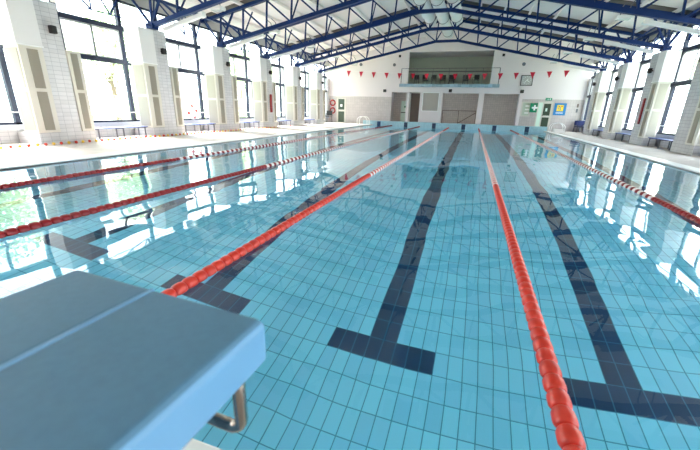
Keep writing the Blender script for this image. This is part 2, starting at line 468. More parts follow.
nL, nR = 7, 7
xsL = [-10.5 + (RX0 + 10.5) * i / nL for i in range(nL + 1)]
xsR = [RX1 + (5.75 - RX1) * i / nR for i in range(nR + 1)]
def member(p, q, w, h):
    bm = bmesh.new(); add_bar(bm, p, q, w, h); return bm
truss_parts = []
def tp(name, bm): truss_parts.append((name, mesh_from(name, bm, 'navy_steel')))
bm = bmesh.new()
for p, q in (((-10.5), RX0), (RX0, RX1), (RX1, 5.75)): add_bar(bm, (p, 0, zb(p)), (q, 0, zb(q)), .14, .13)
tp('bottom_chord', bm)
bm = bmesh.new()
tops = [(WL + .1, zb(WL + .1) + TH), (RX0, zb(RX0) + TH), (CX, zb(CX) + TH + .12), (RX1, zb(RX1) + TH), (WR - .1, zb(WR - .1) + TH)]
for (xa, za), (xb, z_) in zip(tops, tops[1:]): add_bar(bm, (xa, 0, za), (xb, 0, z_), .13, .11)
tp('top_chord', bm)
for xs_, sgn in ((xsL, -1), (xsR, 1)):
    for i, x in enumerate(xs_):
        tp('vertical_strut', member((x, 0, zb(x)), (x - sgn * .08, 0, zb(x) + TH), .055, .055))
        nx = x + sgn * (xs_[1] - xs_[0])
        if -10.9 < nx < 6.2 and not (RX0 < nx < RX1 and False):
            if (sgn < 0 and x > -10.4) or (sgn > 0 and x < 5.6):
                tp('diagonal_strut', member((x, 0, zb(x)), (nx, 0, zb(nx) + TH), .055, .055))
for a, b in ((RX0, CX), (RX1, CX)):
    tp('diagonal_strut', member((a, 0, zb(a)), (b, 0, zb(b) + TH + .1), .055, .055))
for x, sg in ((-10.5, -1), (5.75, 1)):
    tp('end_strut', member((x, 0, zb(x)), (x + sg * (.75 if sg < 0 else .4), 0, zb(x) + TH - .16), .06, .06))
    tp('end_strut', member((x, 0, zb(x)), (x - sg * .7, 0, zb(x) + TH + .15), .06, .06))
    bm = bmesh.new(); add_box(bm, x - .13, x + .13, -.13, .13, zb(x) - .10, zb(x) + .06); tp('bearing_plate', bm)
# knee braces up to the purlins, in front of and behind the truss
for xs_ in (xsL, xsR):
    for x in xs_[1::2]:
        tp('knee_brace', member((x, 0, zb(x)), (x, .75, zb(x) + TH + .02), .04, .04))
for k in range(-1, 6):
    lab = ('navy steel roof truss resting on the %s pillars' % ORD[k]) if k >= 0 else 'navy steel roof truss over the near end beside the camera'
    th = thing('roof_truss', lab, 'roof truss', (0, Y(k), 0), 0, 'navy roof trusses across the hall')
    for nm, me in truss_parts: inst(nm, me, th)
# dark brown strips just under the ceiling, one along every truss
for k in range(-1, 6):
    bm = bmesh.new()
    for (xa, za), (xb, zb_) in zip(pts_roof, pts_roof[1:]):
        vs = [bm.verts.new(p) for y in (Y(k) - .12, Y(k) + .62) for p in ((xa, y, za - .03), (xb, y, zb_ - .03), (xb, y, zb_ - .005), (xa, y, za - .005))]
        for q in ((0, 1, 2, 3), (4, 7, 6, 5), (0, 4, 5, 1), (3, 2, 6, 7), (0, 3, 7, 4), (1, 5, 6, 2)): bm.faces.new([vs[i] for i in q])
    struct(obj('trim_roof_strip', bm, 'roof_dark'), 'dark brown strip under the roof along a truss')
# purlins along the hall, just under the ceiling
pi_ = 0
allx = [x for x in xsL[0::1]] + [x for x in xsR[0::1]]
side_name = ['left', 'right']
for i, x in enumerate(allx):
    z = zb(x) + TH + .11
    left = x < CX
    idx = (len(xsL) - 1 - i) if left else i - len(xsL)
    words = ['beside the ridge', 'second from the ridge', 'third from the ridge', 'fourth from the ridge', 'fifth from the ridge', 'sixth from the ridge', 'seventh from the ridge', 'at the eaves']
    o = box('roof_purlin', (x - .035, x + .035, YB, YW, z - .06, z + .06), 'ceiling')
    tag(o, 'long thin white purlin under the %s roof slope, %s' % ('left' if left else 'right', words[idx]), 'purlin', 'white purlins under the ceiling')
# eave bracing between neighbouring trusses
for s, x in ((-1, -10.5), (1, 5.75)):
    side = 'left' if s < 0 else 'right'
    for k in range(-1, 5):
        th = thing('eave_bracing', 'thin navy tie and zigzag struts above the %s side windows, %s' % (side, ('%s bay' % ORD[k]) if k >= 0 else 'bay beside the camera'), 'bracing', (x, Y(k), zb(x)), 0, 'navy bracing above the windows')
        bm = bmesh.new(); add_tube(bm, [(0, .1, 0), (0, BAY - .1, 0)], .016, 6); obj('tie_rod', bm, 'navy_steel', th)
        ends = [(0, .05, 0), (s * .35, BAY * .17, TH - .1), (0, BAY * .42, 0), (s * .35, BAY * .5, TH - .1), (0, BAY * .58, 0), (s * .35, BAY * .83, TH - .1), (0, BAY - .05, 0)]
        for p, q in zip(ends, ends[1:]):
            obj('brace', member(p, q, .04, .04), 'navy_steel', th)
        obj('eave_beam', member((s * .35, 0, TH - .12), (s * .35, BAY, TH - .12), .09, .09), 'navy_steel', th)

# round fabric ducts along the ridge
for x, y1, lab in ((CX - .64, 19.4, 'left'), (CX + .64, 19.4, 'right'), (CX, 22.9, 'middle')):
    th = thing('ridge_air_duct', 'pale round fabric duct along the roof ridge, the %s of the three' % lab, 'air duct', (x, y1, 5.47), 0, 'round ducts along the ridge')
    bm = bmesh.new(); n = 60; pts = []; rr = []
    for i in range(n + 1):
        pts.append((0, -(y1 - YB - .3) * i / n, 0)); rr.append(.262 + .016 * math.sin(i * 2.1) + .008 * math.sin(i * 5.3))
    add_tube(bm, pts, rr, 18); obj('sleeve', bm, 'duct', th)
    bm = bmesh.new(); add_lathe(bm, [(-.02, .27), (.10, .29), (.22, .22), (.30, .10), (.31, .02)], 18); obj('end_cap', bm, 'duct', th)
    for i in range(6):
        bm = bmesh.new(); yy = -.6 - i * 3.3
        add_torus(bm, (0, yy, 0), .285, .012, 'Y', 20, 5); add_tube(bm, [(0, yy, .25), (0, yy, .47)], .008, 5); obj('hanger', bm, 'grey_metal', th)

# ------------------------------------------------------------------ far wall and the rooms behind it
def wall_with_holes(name, x0, x1, z0, z1, y0, y1, holes, matfn, mats):
    bm = bmesh.new()
    xs = sorted({x0, x1, *[h[0] for h in holes], *[h[1] for h in holes]}); zs = sorted({z0, z1, 2.0, *[h[2] for h in holes], *[h[3] for h in holes]})
    xs = [x for x in xs if x0 <= x <= x1]; zs = [z for z in zs if z0 <= z <= z1]
    for xa, xb in zip(xs, xs[1:]):
        for za, zb_ in zip(zs, zs[1:]):
            cx, cz = (xa + xb) / 2, (za + zb_) / 2
            if any(h[0] < cx < h[1] and h[2] < cz < h[3] for h in holes): continue
            add_box(bm, xa, xb, y0, y1, za, zb_, matfn(cx, cz))
    return obj(name, bm, mats)
H = dict(balcony=(-5.28, .35, 2.89, 5.0), o1=(-6.38, -5.28, DZ, 2.33), o2=(-5.08, -4.29, DZ, 2.36), w3=(-4.11, -2.93, 1.06, 2.36), o4=(-2.71, -.26, DZ, 2.31),
         o5=(.09, 2.31, DZ, 2.30), win=(2.52, 3.12, .90, 1.84), door=(3.50, 4.42, DZ, 1.86), door2=(-10.72, -9.97, DZ, 1.88))
struct(wall_with_holes('wall_far', WL - .3, WR + .3, DZ, 7.0, YW, YW + .25, list(H.values()),
                       lambda x, z: 1 if (z < 2.0 and not (-6.6 < x < 2.45)) else 0, ['plaster', 'far_tile']), 'white far wall, tiled in its lower part')
# gallery behind the balcony opening
bm = bmesh.new(); add_box(bm, -6.2, 1.2, YW + 3.0, YW + 3.2, 2.6, 5.02); add_box(bm, -6.4, -6.2, YW + .25, YW + 3.2, 2.6, 5.02); add_box(bm, 1.2, 1.4, YW + .25, YW + 3.2, 2.6, 5.02)
struct(obj('wall_gallery', bm, 'green_plaster'), 'pale green wall behind the gallery')
struct(box('ceiling_gallery', (-6.4, 1.4, YW + .25, YW + 3.2, 5.02, 5.2), 'plaster'))
struct(box('floor_gallery', (-6.2, 1.2, YW + .25, YW + 3.0, 2.68, 2.88), 'concrete'))
struct(box('trim_gallery_back', (-6.2, 1.2, YW + 2.97, YW + 3.0, 3.98, 4.04), 'grey_metal'))
bm = bmesh.new()
add_box(bm, -5.82, .95, YW - .26, YW, 2.69, 2.90)
struct(obj('trim_balcony', bm, 'slab_blue'), 'pale blue tiled front edge of the gallery')
# lower recesses
struct(box('wall_recess_back', (-6.6, 2.5, YW + 1.3, YW + 1.5, DZ, 2.62), 'recess_tile'), 'beige tiled back wall of the recesses')
bm = bmesh.new()
for x in (-6.6, -5.18, -4.2, -2.83, -.10, 2.36): add_box(bm, x, x + .1, YW + .25, YW + 1.3, DZ, 2.62)
struct(obj('wall_recess_side', bm, 'plaster'))
bm = bmesh.new(); add_box(bm, -6.6, 2.5, YW + .25, YW + 1.5, 2.45, 2.62); struct(obj('ceiling_recess', bm, 'plaster'))

# shutter window
r = thing('shuttered_window', 'beige ribbed shutter window in the far wall beside a brown doorway', 'window', ((H['w3'][0] + H['w3'][1]) / 2, YW + .06, 1.06))
hw = (H['w3'][1] - H['w3'][0]) / 2
bm = bmesh.new(); add_box(bm, -hw, hw, 0, .03, 0, 1.30)
for i in range(14):
    xx = -hw + 2 * hw * (i + .5) / 14; add_box(bm, xx - .012, xx + .012, -.02, .0, 0, 1.30)
obj('shutter', bm, 'shutter', r)
bm = bmesh.new()
for a in (-hw, hw - .04): add_box(bm, a, a + .04, -.03, .04, 0, 1.30)
add_box(bm, -hw, hw, -.03, .04, 0, .04); add_box(bm, -hw, hw, -.03, .04, 1.26, 1.30)
obj('window_frame', bm, 'white_metal', r)

def add_door(name, h, y, label, kind, glassy, handle_left=True):
    x0, x1, z0, z1 = h; r = bpy.data.objects.new(name, None); C.objects.link(r); r.location = ((x0 + x1) / 2, y, DZ); r['kind'] = 'structure'; r['label'] = label
    w = (x1 - x0) / 2; hh = z1 - DZ
    bm = bmesh.new()
    for a in (-w, w - .06): add_box(bm, a, a + .06, -.05, .05, 0, hh)
    add_box(bm, -w, w, -.05, .05, hh - .06, hh)
    obj('door_frame', bm, 'cream', r)
    if kind == 'two':
        bm = bmesh.new(); add_box(bm, -w + .06, w - .06, -.03, .01, hh * .46, hh * .53); add_box(bm, -w + .06, -w + .12, -.03, .01, 0, hh - .06); add_box(bm, w - .12, w - .06, -.03, .01, 0, hh - .06)
        obj('stile', bm, 'cream', r)
        for za, zc in ((.05, hh * .46), (hh * .53, hh - .08)): box('door_panel', (-w + .12, w - .12, -.02, 0, za, zc), glassy, r)
    else:
        box('door_leaf', (-w + .06, w - .06, -.03, .01, 0, hh - .06), glassy, r, .004)
    xh = -w + .13 if handle_left else w - .13
    bm = bmesh.new(); add_tube(bm, [(xh, -.03, hh * .5), (xh, -.08, hh * .5), (xh + (.1 if handle_left else -.1), -.08, hh * .5)], .012, 6); obj('door_handle', bm, 'black', r)
    return r
add_door('door_1', H['door2'], YW + .02, 'cream framed door with two dark panels at the left end of the far wall', 'two', 'door_dark')
# small light notice on the upper dark panel
d = bpy.data.objects['door_1']; box('notice', (-.08, .08, -.028, -.021, 1.20, 1.38), 'white_sign', d)
g = add_door('door_2', (-5.90, -5.25, DZ, 1.82), YW + 1.2, 'pale green door inside the left recess of the far wall', 'one', 'door_green')
box('notice', (-.02, .16, -.038, -.031, 1.25, 1.38), 'green_sign', g)
bm = bmesh.new(); add_box(bm, -.28, .25, -.045, -.031, .86, .92); obj('push_bar', bm, 'black', g)
add_door('door_3', H['o2'], YW + .6, 'dark brown door in a narrow recess of the far wall', 'one', 'door_brown', False)

# half-open glazed door on the right, opened leaf in pale green-white
r = bpy.data.objects.new('door_4', None); C.objects.link(r); r.location = ((H['door'][0] + H['door'][1]) / 2, YW + .02, DZ); r['kind'] = 'structure'; r['label'] = 'glazed double door under a green exit sign in the far wall'
hw, hh = (H['door'][1] - H['door'][0]) / 2, H['door'][3] - DZ
bm = bmesh.new()
for a in (-hw, hw - .06): add_box(bm, a, a + .06, -.05, .05, 0, hh)
add_box(bm, -hw, hw, -.05, .05, hh - .06, hh); obj('door_frame', bm, 'cream', r)
box('open_leaf', (-hw + .06, -hw + .30, -.06, -.02, 0, hh - .06), 'door_green', r)
bm = bmesh.new(); add_box(bm, -.14, -.08, -.03, .01, 0, hh - .06); add_box(bm, hw - .12, hw - .06, -.03, .01, 0, hh - .06); add_box(bm, -.08, hw - .12, -.03, .01, .84, .96); add_box(bm, -.08, hw - .12, -.03, .01, 1.7, hh - .06)
obj('stile', bm, 'cream', r)
for za, zc in ((0.02, .84), (.96, 1.7)): box('door_panel', (-.08, hw - .12, -.02, 0, za, zc), 'door_dark', r)
box('notice', (.05, .16, -.028, -.021, 1.22, 1.42), 'door_green', r)
bm = bmesh.new(); add_tube(bm, [(-.11, -.03, .95), (-.11, -.08, .95), (-.03, -.08, .95)], .012, 6); obj('door_handle', bm, 'black', r)
# small window with shelves beside the first aid sign
x0, x1, z0, z1 = H['win']
r = thing('first_aid_window', 'small pale framed window left of the green cross sign', 'window', ((x0 + x1) / 2, YW + .05, z0)); hw = (x1 - x0) / 2; hh = z1 - z0
bm = bmesh.new()
for a in (-hw, hw - .09): add_box(bm, a, a + .09, -.04, .05, 0, hh)
add_box(bm, -hw, hw, -.04, .05, 0, .06); add_box(bm, -hw, hw, -.04, .05, hh - .06, hh); obj('window_frame', bm, 'cream', r)
box('back_panel', (-hw + .09, hw - .09, .05, .07, 0, hh), 'green_plaster', r)
for i in range(3): box('shelf_board', (-hw + .26, hw - .09, .0, .05, .18 + .22 * i, .27 + .22 * i), 'white_metal', r)
box('blind_strip', (-hw + .09, -hw + .24, 0, .04, .06, hh - .06), 'green_plaster', r)
# close the openings behind door_1, door_4 and the small window
bm = bmesh.new(); add_box(bm, 2.5, 4.7, YW + .3, YW + .4, DZ, 2.0); add_box(bm, -11, -9.7, YW + .3, YW + .4, DZ, 2.0); struct(obj('wall_backing', bm, 'plaster'))

# signs
def sign(name, x0, x1, z0, z1, m, label, cat='sign'):
    r = thing(name, label, cat, ((x0 + x1) / 2, YW - .002, (z0 + z1) / 2)); w, h = (x1 - x0) / 2, (z1 - z0) / 2
    box('board', (-w, w, -.025, 0, -h, h), m, r); return r, w, h
r, w, h = sign('first_aid_sign', 3.06, 3.62, 1.17, 1.76, 'green_sign', 'square green sign with a white cross on the far wall')
bm = bmesh.new(); add_box(bm, -.055, .055, -.032, -.026, -.17, .17); add_box(bm, -.17, -.055, -.032, -.026, -.055, .055); add_box(bm, .055, .17, -.032, -.026, -.055, .055); obj('cross', bm, 'white_sign', r)
r, w, h = sign('exit_sign', 3.90, 4.28, 1.93, 2.09, 'green_sign', 'small green exit sign above the glazed door')
bm = bmesh.new(); add_box(bm, -.12, -.02, -.031, -.026, -.012, .012)
v = [bm.verts.new(p) for p in ((-.03, -.03, .04), (.03, -.03, 0), (-.03, -.03, -.04))]; bm.faces.new(v)
add_box(bm, .06, .12, -.031, -.026, -.05, .05); obj('arrow', bm, 'door_green', r)
r, w, h = sign('information_sign', 4.50, 5.20, 1.03, 1.78, 'blue_sign', 'blue poster with a yellow square to the right of the glazed door')
box('yellow_square', (-.19, .19, -.032, -.026, -.12, .26), 'yellow_sign', r)
bm = bmesh.new()
add_tube(bm, [(-.10, -.034, .15), (-.05, -.034, .17), (.02, -.034, .12), (.0, -.034, .02), (.06, -.034, -.05)], .02, 5)
add_lathe(bm, [(-.036, .001), (-.036, .035), (-.030, .035), (-.030, .001)], 12, 'Y', (-.10, 0, .02)); obj('figure', bm, 'blue_sign', r)
bm = bmesh.new(); add_lathe(bm, [(-.037, .001), (-.037, .04), (-.030, .04), (-.030, .001)], 12, 'Y', (.09, 0, .17)); obj('red_dot', bm, 'red', r)
bm = bmesh.new()
for i in range(7): add_box(bm, -.20 + i * .06, -.165 + i * .06, -.032, -.026, -.27, -.20)
obj('caption', bm, 'white_sign', r)
# clock
r = thing('wall_clock', 'square grey wall clock high on the far wall', 'clock', (2.58, YW - .002, 3.15))
box('casing', (-.36, .36, -.05, 0, -.32, .32), 'black', r, .01)
bm = bmesh.new(); add_box(bm, -.32, .32, -.058, -.05, -.28, .28); obj('face', bm, 'clock_face', r)
bm = bmesh.new()
for i in range(12):
    a = i * math.pi / 6; c_, s_ = math.cos(a), math.sin(a)
    add_bar(bm, (.20 * c_, -.062, .20 * s_), (.25 * c_, -.062, .25 * s_), .02, .02)
obj('hour_mark', bm, 'white_sign', r)
obj('hand', member((.08, -.066, .10), (-.12, -.066, -.13), .02, .028), 'white_sign', r)
obj('hand', member((0, -.068, 0), (.16, -.068, -.08), .02, .03), 'white_sign', r)
# dark round speakers and lamps on the far wall
for x, z, lab in ((-6.9, 2.42, 'left of the recesses'), (-2.20, 2.47, 'under the middle of the gallery'), (2.40, 2.46, 'at the right end of the recesses')):
    y = YW if not -5.8 < x < .9 else YW
    t = thing('wall_speaker', 'small black loudspeaker on the far wall, %s' % lab, 'loudspeaker', (x, y, z), 0, 'black loudspeakers on the far wall')
    box('cabinet', (-.11, .11, -.20, -.05, -.10, .10), 'black', t, .03); box('bracket', (-.03, .03, -.05, 0, -.03, .03), 'black', t)
for x, z, lab in ((-8.75, 4.2, 'left part of the wall'), (-6.25, 4.15, 'just left of the gallery'), (2.22, 4.10, 'right of the gallery')):
    t = thing('wall_lamp', 'small dark spotlight high on the far wall, %s' % lab, 'lamp', (x, YW, z), 0, 'spotlights on the far wall')
    bm = bmesh.new(); add_lathe(bm, [(-.32, .11), (-.20, .09), (-.12, .05), (-.1, .02)], 14, 'Y'); obj('lamp_shade', bm, 'grey_metal', t)
    bm = bmesh.new(); add_tube(bm, [(0, -.12, 0), (0, -.05, .03), (0, 0, .03)], .02, 6); obj('bracket', bm, 'black', t)
for x, z, lab in ((-5.95, 4.75, 'left of the gallery'), (.95, 4.70, 'right of the gallery')):
    t = thing('wall_sensor', 'tiny black sensor on the upper far wall, %s' % lab, 'sensor', (x, YW, z), 0, 'black sensors on the far wall')
    bm = bmesh.new(); add_lathe(bm, [(-.09, .03), (-.07, .07), (-.02, .07), (0, .05)], 12, 'Y'); obj('dome', bm, 'black', t)
    box('base_plate', (-.08, .08, -.012, 0, -.08, .08), 'black', t)

# balcony rail
t = thing('balcony_railing', 'thin metal railing along the front of the gallery', 'railing', (-2.4, YW - .26, 2.90))
bm = bmesh.new(); add_tube(bm, [(-3.3, 0, 1.0), (3.25, 0, 1.0)], .02, 6); obj('handrail', bm, 'grey_metal', t)
for x in (-3.3, -2.2, -1.1, 0, 1.1, 2.2, 3.25):
    bm = bmesh.new(); add_tube(bm, [(x, 0, 0), (x, 0, 1.0)], .014 if abs(x) < 3 else .03, 6); obj('post', bm, 'grey_metal', t)
# handrails in the middle recess
t = thing('stair_handrail', 'dark handrail with a sloping end inside the wide middle recess', 'handrail', (-1.4, YW + .5, DZ))
bm = bmesh.new(); add_tube(bm, [(-1.25, 0, 1.12), (1.1, 0, 1.12)], .022, 6); obj('level_rail', bm, 'door_brown', t)
bm = bmesh.new(); add_tube(bm, [(-.1, -.05, .25), (1.1, -.05, 1.02)], .025, 6); obj('sloping_rail', bm, 'door_brown', t)
for x in (-1.22, -.1, 1.08):
    bm = bmesh.new(); add_tube(bm, [(x, 0, 0), (x, 0, 1.12)], .018, 6); obj('post', bm, 'door_brown', t)

# ------------------------------------------------------------------ chairs
def chair_parts(m):
    P = []
    bm = bmesh.new(); add_box(bm, -.22, .22, -.22, .22, .42, .46); P.append(('seat', mesh_from('seat', bm, m)))
    bm = bmesh.new(); add_box(bm, -.22, .22, .19, .23, .52, .88); P.append(('backrest', mesh_from('backrest', bm, m)))
    for sx in (-1, 1):
        for sy in (-1, 1):
            bm = bmesh.new(); add_tube(bm, [(sx * .22, sy * .22, 0), (sx * .19, sy * .19, .42)], .014, 6); P.append(('leg', mesh_from('leg', bm, m)))
        bm = bmesh.new(); add_tube(bm, [(sx * .20, .20, .42), (sx * .20, .215, .86)], .012, 6); P.append(('back_post', mesh_from('back_post', bm, m)))
        bm = bmesh.new(); add_tube(bm, [(sx * .235, -.16, .44), (sx * .235, -.16, .64), (sx * .235, .20, .66)], .014, 6); P.append(('armrest', mesh_from('armrest', bm, m)))
    return P
CB, CU = chair_parts('chair_black'), chair_parts('chair_blue')
def put_chair(parts, x, y, z, rz, label, group, s=1.0):
    t = thing('chair', label, 'chair', (x, y, z), rz, group)
    t.scale = (s, s, s)
    for nm, me in parts: inst(nm, me, t)
    return t
cx = [-4.75, -4.12, -3.50, -2.88, -2.25, -1.30, -.60]
words = ['leftmost', 'second from the left', 'third from the left', 'fourth from the left', 'fifth from the left', 'second from the right', 'rightmost']
for i, x in enumerate(cx):
    put_chair(CB, x, YW + .75 + .1 * (i % 2), 2.88, [.2, 3.0, .1, -.1, .15, .15, -.3][i], 'black armchair up on the gallery behind the railing, %s' % words[i], 'black chairs on the gallery', .8)
put_chair(CB, -11.0, YW - .9, DZ, .25, 'black chair by the door at the left end of the far wall', None)
# stacked blue chairs on the right
put_chair(CU, 5.95, YW - .45, DZ, -.1, 'dark blue chair against the far wall in the far right corner', 'blue chairs in the corner', .8)
put_chair(CU, 5.98, YW - 1.05, DZ, -.1, 'dark blue chair standing in front of another in the far right corner', 'blue chairs in the corner', .8)

# lifebuoys
def lifebuoy(x, y, z, axis, label, R=.26):
    t = thing('lifebuoy', label, 'lifebuoy', (x, y, z), 0, None)
    bm = bmesh.new(); add_torus(bm, (0, 0, 0), R, .055, axis, 32, 8, lambda k: 1 if (k % 8) < 2 else 0); obj('ring', bm, ['white_plastic', 'red'], t)
    bm = bmesh.new(); add_torus(bm, (0, 0, 0), R + .07, .010, axis, 24, 5); obj('grab_rope', bm, 'white_plastic', t)
    return t
lifebuoy(WL + .20, 11.05, .80, 'X', 'red and white lifebuoy ring hanging on the rail in front of a left window', .22)
lifebuoy(-11.05, YW - .06, 1.50, 'Y', 'upper red lifebuoy on the far wall near the left pillar', .2)
lifebuoy(-11.05, YW - .06, .93, 'Y', 'lower red lifebuoy on the far wall near the left pillar', .2)
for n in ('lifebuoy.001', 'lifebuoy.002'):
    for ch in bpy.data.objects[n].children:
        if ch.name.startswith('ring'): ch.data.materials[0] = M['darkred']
# small fire-call box by the blue chairs
t = thing('call_point', 'slim dark wall panel right of the blue poster', 'wall panel', (5.83, YW, 1.45))
box('upper_plate', (-.05, .05, -.04, 0, .08, .30), 'door_brown', t); box('lower_plate', (-.05, .05, -.04, 0, -.22, 0), 'grey_metal', t)

# ------------------------------------------------------------------ pool ladders
def ladder(x, y, s, label):
    t = thing('pool_ladder', label, 'pool ladder', (x, y, DZ), 0, 'pool ladders at the far end')
    for yy in (-.28, .28):
        pts = [(s * .75, yy, 0), (s * .75, yy, .30)]
        for i in range(9):
            a = math.pi * i / 8; pts.append((s * (.38 + .37 * math.cos(a)), yy, .30 + .26 * math.sin(a)))
        pts += [(0.01 * s, yy, -.1), (s * .0 - s * .10, yy, -.5), (-s * .10, yy, -1.1)]
        bm = bmesh.new(); add_tube(bm, pts, .024, 8); obj('handrail', bm, 'ladder_metal', t)
    for i in range(4):
        box('step', (-.14 if s > 0 else .04, -.04 if s > 0 else .14, -.27, .27, -.25 - .25 * i, -.22 - .25 * i), 'white_plastic', t)
ladder(XL - .05, 24.2, -1, 'pale metal pool ladder in the far left corner of the pool')
ladder(XR + .12, 24.2, 1, 'pale metal pool ladder in the far right corner of the pool')
t = thing('pool_steps', 'low white step block beside the far right pool ladder', 'step', (XR + .42, 23.2, DZ))
box('upper_step', (-.25, .25, 0, .5, 0, .24), 'white_plastic', t, .02); box('lower_step', (-.25, .25, -.3, 0, 0, .12), 'white_plastic', t, .02)

# ------------------------------------------------------------------ lane ropes
PITCH = .0875
def float_bm(bm, y, mi=0, seg=18):
    R = .042
    add_lathe(bm, [(-.043, .012), (-.042, .028), (-.036, .036), (-.022, R), (.0, R * 1.02), (.022, R), (.036, .036), (.042, .028), (.043, .012)], seg, 'Y', (0, y, 0), mi)
FM = {}
for key, m in (('r', 'red'), ('w', 'white_plastic'), ('b', 'blue_plastic'), ('d', 'darkred')):
    bm = bmesh.new(); float_bm(bm, 0); FM[key] = mesh_from('float_' + m, bm, m)
ropewords = ['leftmost of the five lane ropes, beside the left deck', 'second lane rope from the left, meeting the left frame edge', 'lane rope passing behind the starting block corner',
             'long red lane rope running to the bottom right of the view', 'rightmost lane rope, beside the right deck']
for ri, rx in enumerate(ROPES):
    t = thing('lane_rope', 'red and white float %s' % ropewords[ri], 'lane rope', (rx, YN, .008), 0, 'lane ropes across the pool')
    Lr = YF - .03 - YN
    bm = bmesh.new(); add_tube(bm, [(0, .0, 0), (0, Lr, 0)], .006, 6); obj('cable', bm, 'grey_metal', t)
    bm = bmesh.new(); add_torus(bm, (0, .03, 0), .02, .006, 'X', 12, 6); obj('hook', bm, 'chrome', t)
    n = int((Lr - .25) / PITCH); far = bmesh.new(); cnt = 0
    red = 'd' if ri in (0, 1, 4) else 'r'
    for i in range(n):
        y = .2 + i * PITCH; ya = y + YN
        if ya < 4.66 or ya > 20.2: c = red
        else: c = red if i % 2 else 'w'
        if i == 171: c = 'b'
        if ya < (1.0 if ri in (0,) else .0): pass
        if cnt < 100 and ya > {0: 1.2, 1: .2, 2: 0, 3: -.25, 4: 2.5}[ri]:
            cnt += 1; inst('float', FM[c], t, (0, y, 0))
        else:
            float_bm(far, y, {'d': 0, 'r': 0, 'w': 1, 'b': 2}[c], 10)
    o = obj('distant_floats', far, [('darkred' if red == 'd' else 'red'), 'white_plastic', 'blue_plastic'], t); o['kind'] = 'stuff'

# spare float line lying along the left pillars
t = thing('float_line', 'string of small red and yellow floats lying along the foot of the left wall', 'float line', (-10.22, 2.4, DZ + .035))
bm = bmesh.new(); add_tube(bm, [(0, 0, 0), (0, 15.2, 0)], .005, 5); obj('cord', bm, 'white_plastic', t)
BM_ = {}
for key, m in (('red', 'red'), ('yellow', 'yellow')):
    bm = bmesh.new(); bmesh.ops.create_icosphere(bm, subdivisions=2, radius=.037)
    for f in bm.faces: f.smooth = True
    BM_[key] = mesh_from('ball_' + key, bm, m)
for i in range(84): inst('float', BM_['red' if i % 2 else 'yellow'], t, (random.uniform(-.006, .006), .1 + i * .18, 0))

# ------------------------------------------------------------------ backstroke flags
t = thing('flag_line', 'string of red triangular pennants hung across the far end of the pool', 'flag string', (0, 21, 0))
zs_ = lambda x: 3.09 + .0030 * (x + 1.6) ** 2 * 1.6
bm = bmesh.new(); add_tube(bm, [(x, 0, zs_(x)) for x in [FL + (FR - FL) * i / 24 for i in range(25)]], .005, 5); obj('cord', bm, 'white_plastic', t)
FX = [-8.0 + .787 * i for i in range(16)]
for x in FX:
    z = zs_(x)
    bm = bmesh.new(); a = [bm.verts.new(p) for p in ((x - .13, -.004, z), (x + .13, -.004, z), (x + random.uniform(-.03, .03), -.004, z - .33))]
    b = [bm.verts.new(v_.co + Vector((0, .008, 0))) for v_ in a]
    bm.faces.new(a); bm.faces.new(b[::-1])
    for i in range(3): bm.faces.new((a[i], a[(i + 1) % 3], b[(i + 1) % 3], b[i]))
    obj('pennant', bm, 'flag', t)

# ------------------------------------------------------------------ starting block
t = thing('starting_block', 'blue starting block with a two-part top in the left foreground', 'starting block', (-1.008, -.575, DZ), math.radians(-3))
BX0, BX1, BY0, BY1 = -.275, .245, -.62, 0.0
ZT = .70 - DZ
bm = bmesh.new(); add_box(bm, BX0, BX1, BY0, BY1, ZT - .095, ZT - .004); obj('shell', bm, 'block_side', t, .016, 4)
box('top_panel', (BX0 + .006, -.032, BY0 + .006, BY1 - .006, ZT - .02, ZT), 'block_top', t, .010, 3)
box('top_panel', (-.029, BX1 - .006, BY0 + .006, BY1 - .006, ZT - .02, ZT), 'block_top', t, .010, 3)
bm = bmesh.new()
r_ = .013
def U(x0, x1, y, z0, z1, rad=.03):
    pts = [(x0, y, z0), (x0, y, z1 + rad)]
    for i in range(1, 6):
        a = math.pi / 2 * i / 5; pts.append((x0 + math.copysign(rad, x1 - x0) * (1 - math.cos(a)), y, z1 + rad * (1 - math.sin(a))))
    for i in range(0, 6):
        a = math.pi / 2 * i / 5; pts.append((x1 - math.copysign(rad, x1 - x0) * (1 - math.sin(a)), y, z1 + rad * (1 - math.cos(a))))
    pts += [(x1, y, z0)]
    return pts
add_tube(bm, U(.188, -.188, -.028, ZT - .07, .435 - DZ), r_, 12)
obj('grip_bar', bm, 'dark_steel', t)
box('seam_strip', (-.036, -.025, BY0 + .01, BY1 - .008, ZT - .02, ZT + .001), 'block_side', t, .002)
box('pedestal', (-.15, .15, -.52, -.14, .028, ZT - .09), 'block_side', t, .02)
box('base_plate', (-.20, .20, -.56, -.10, 0.012, .03), 'chrome', t, .004)

# ------------------------------------------------------------------ wall behind the camera
struct(box('wall_near', (WL - .3, WR + .3, YB - .25, YB, DZ, 7.0), 'plaster'))

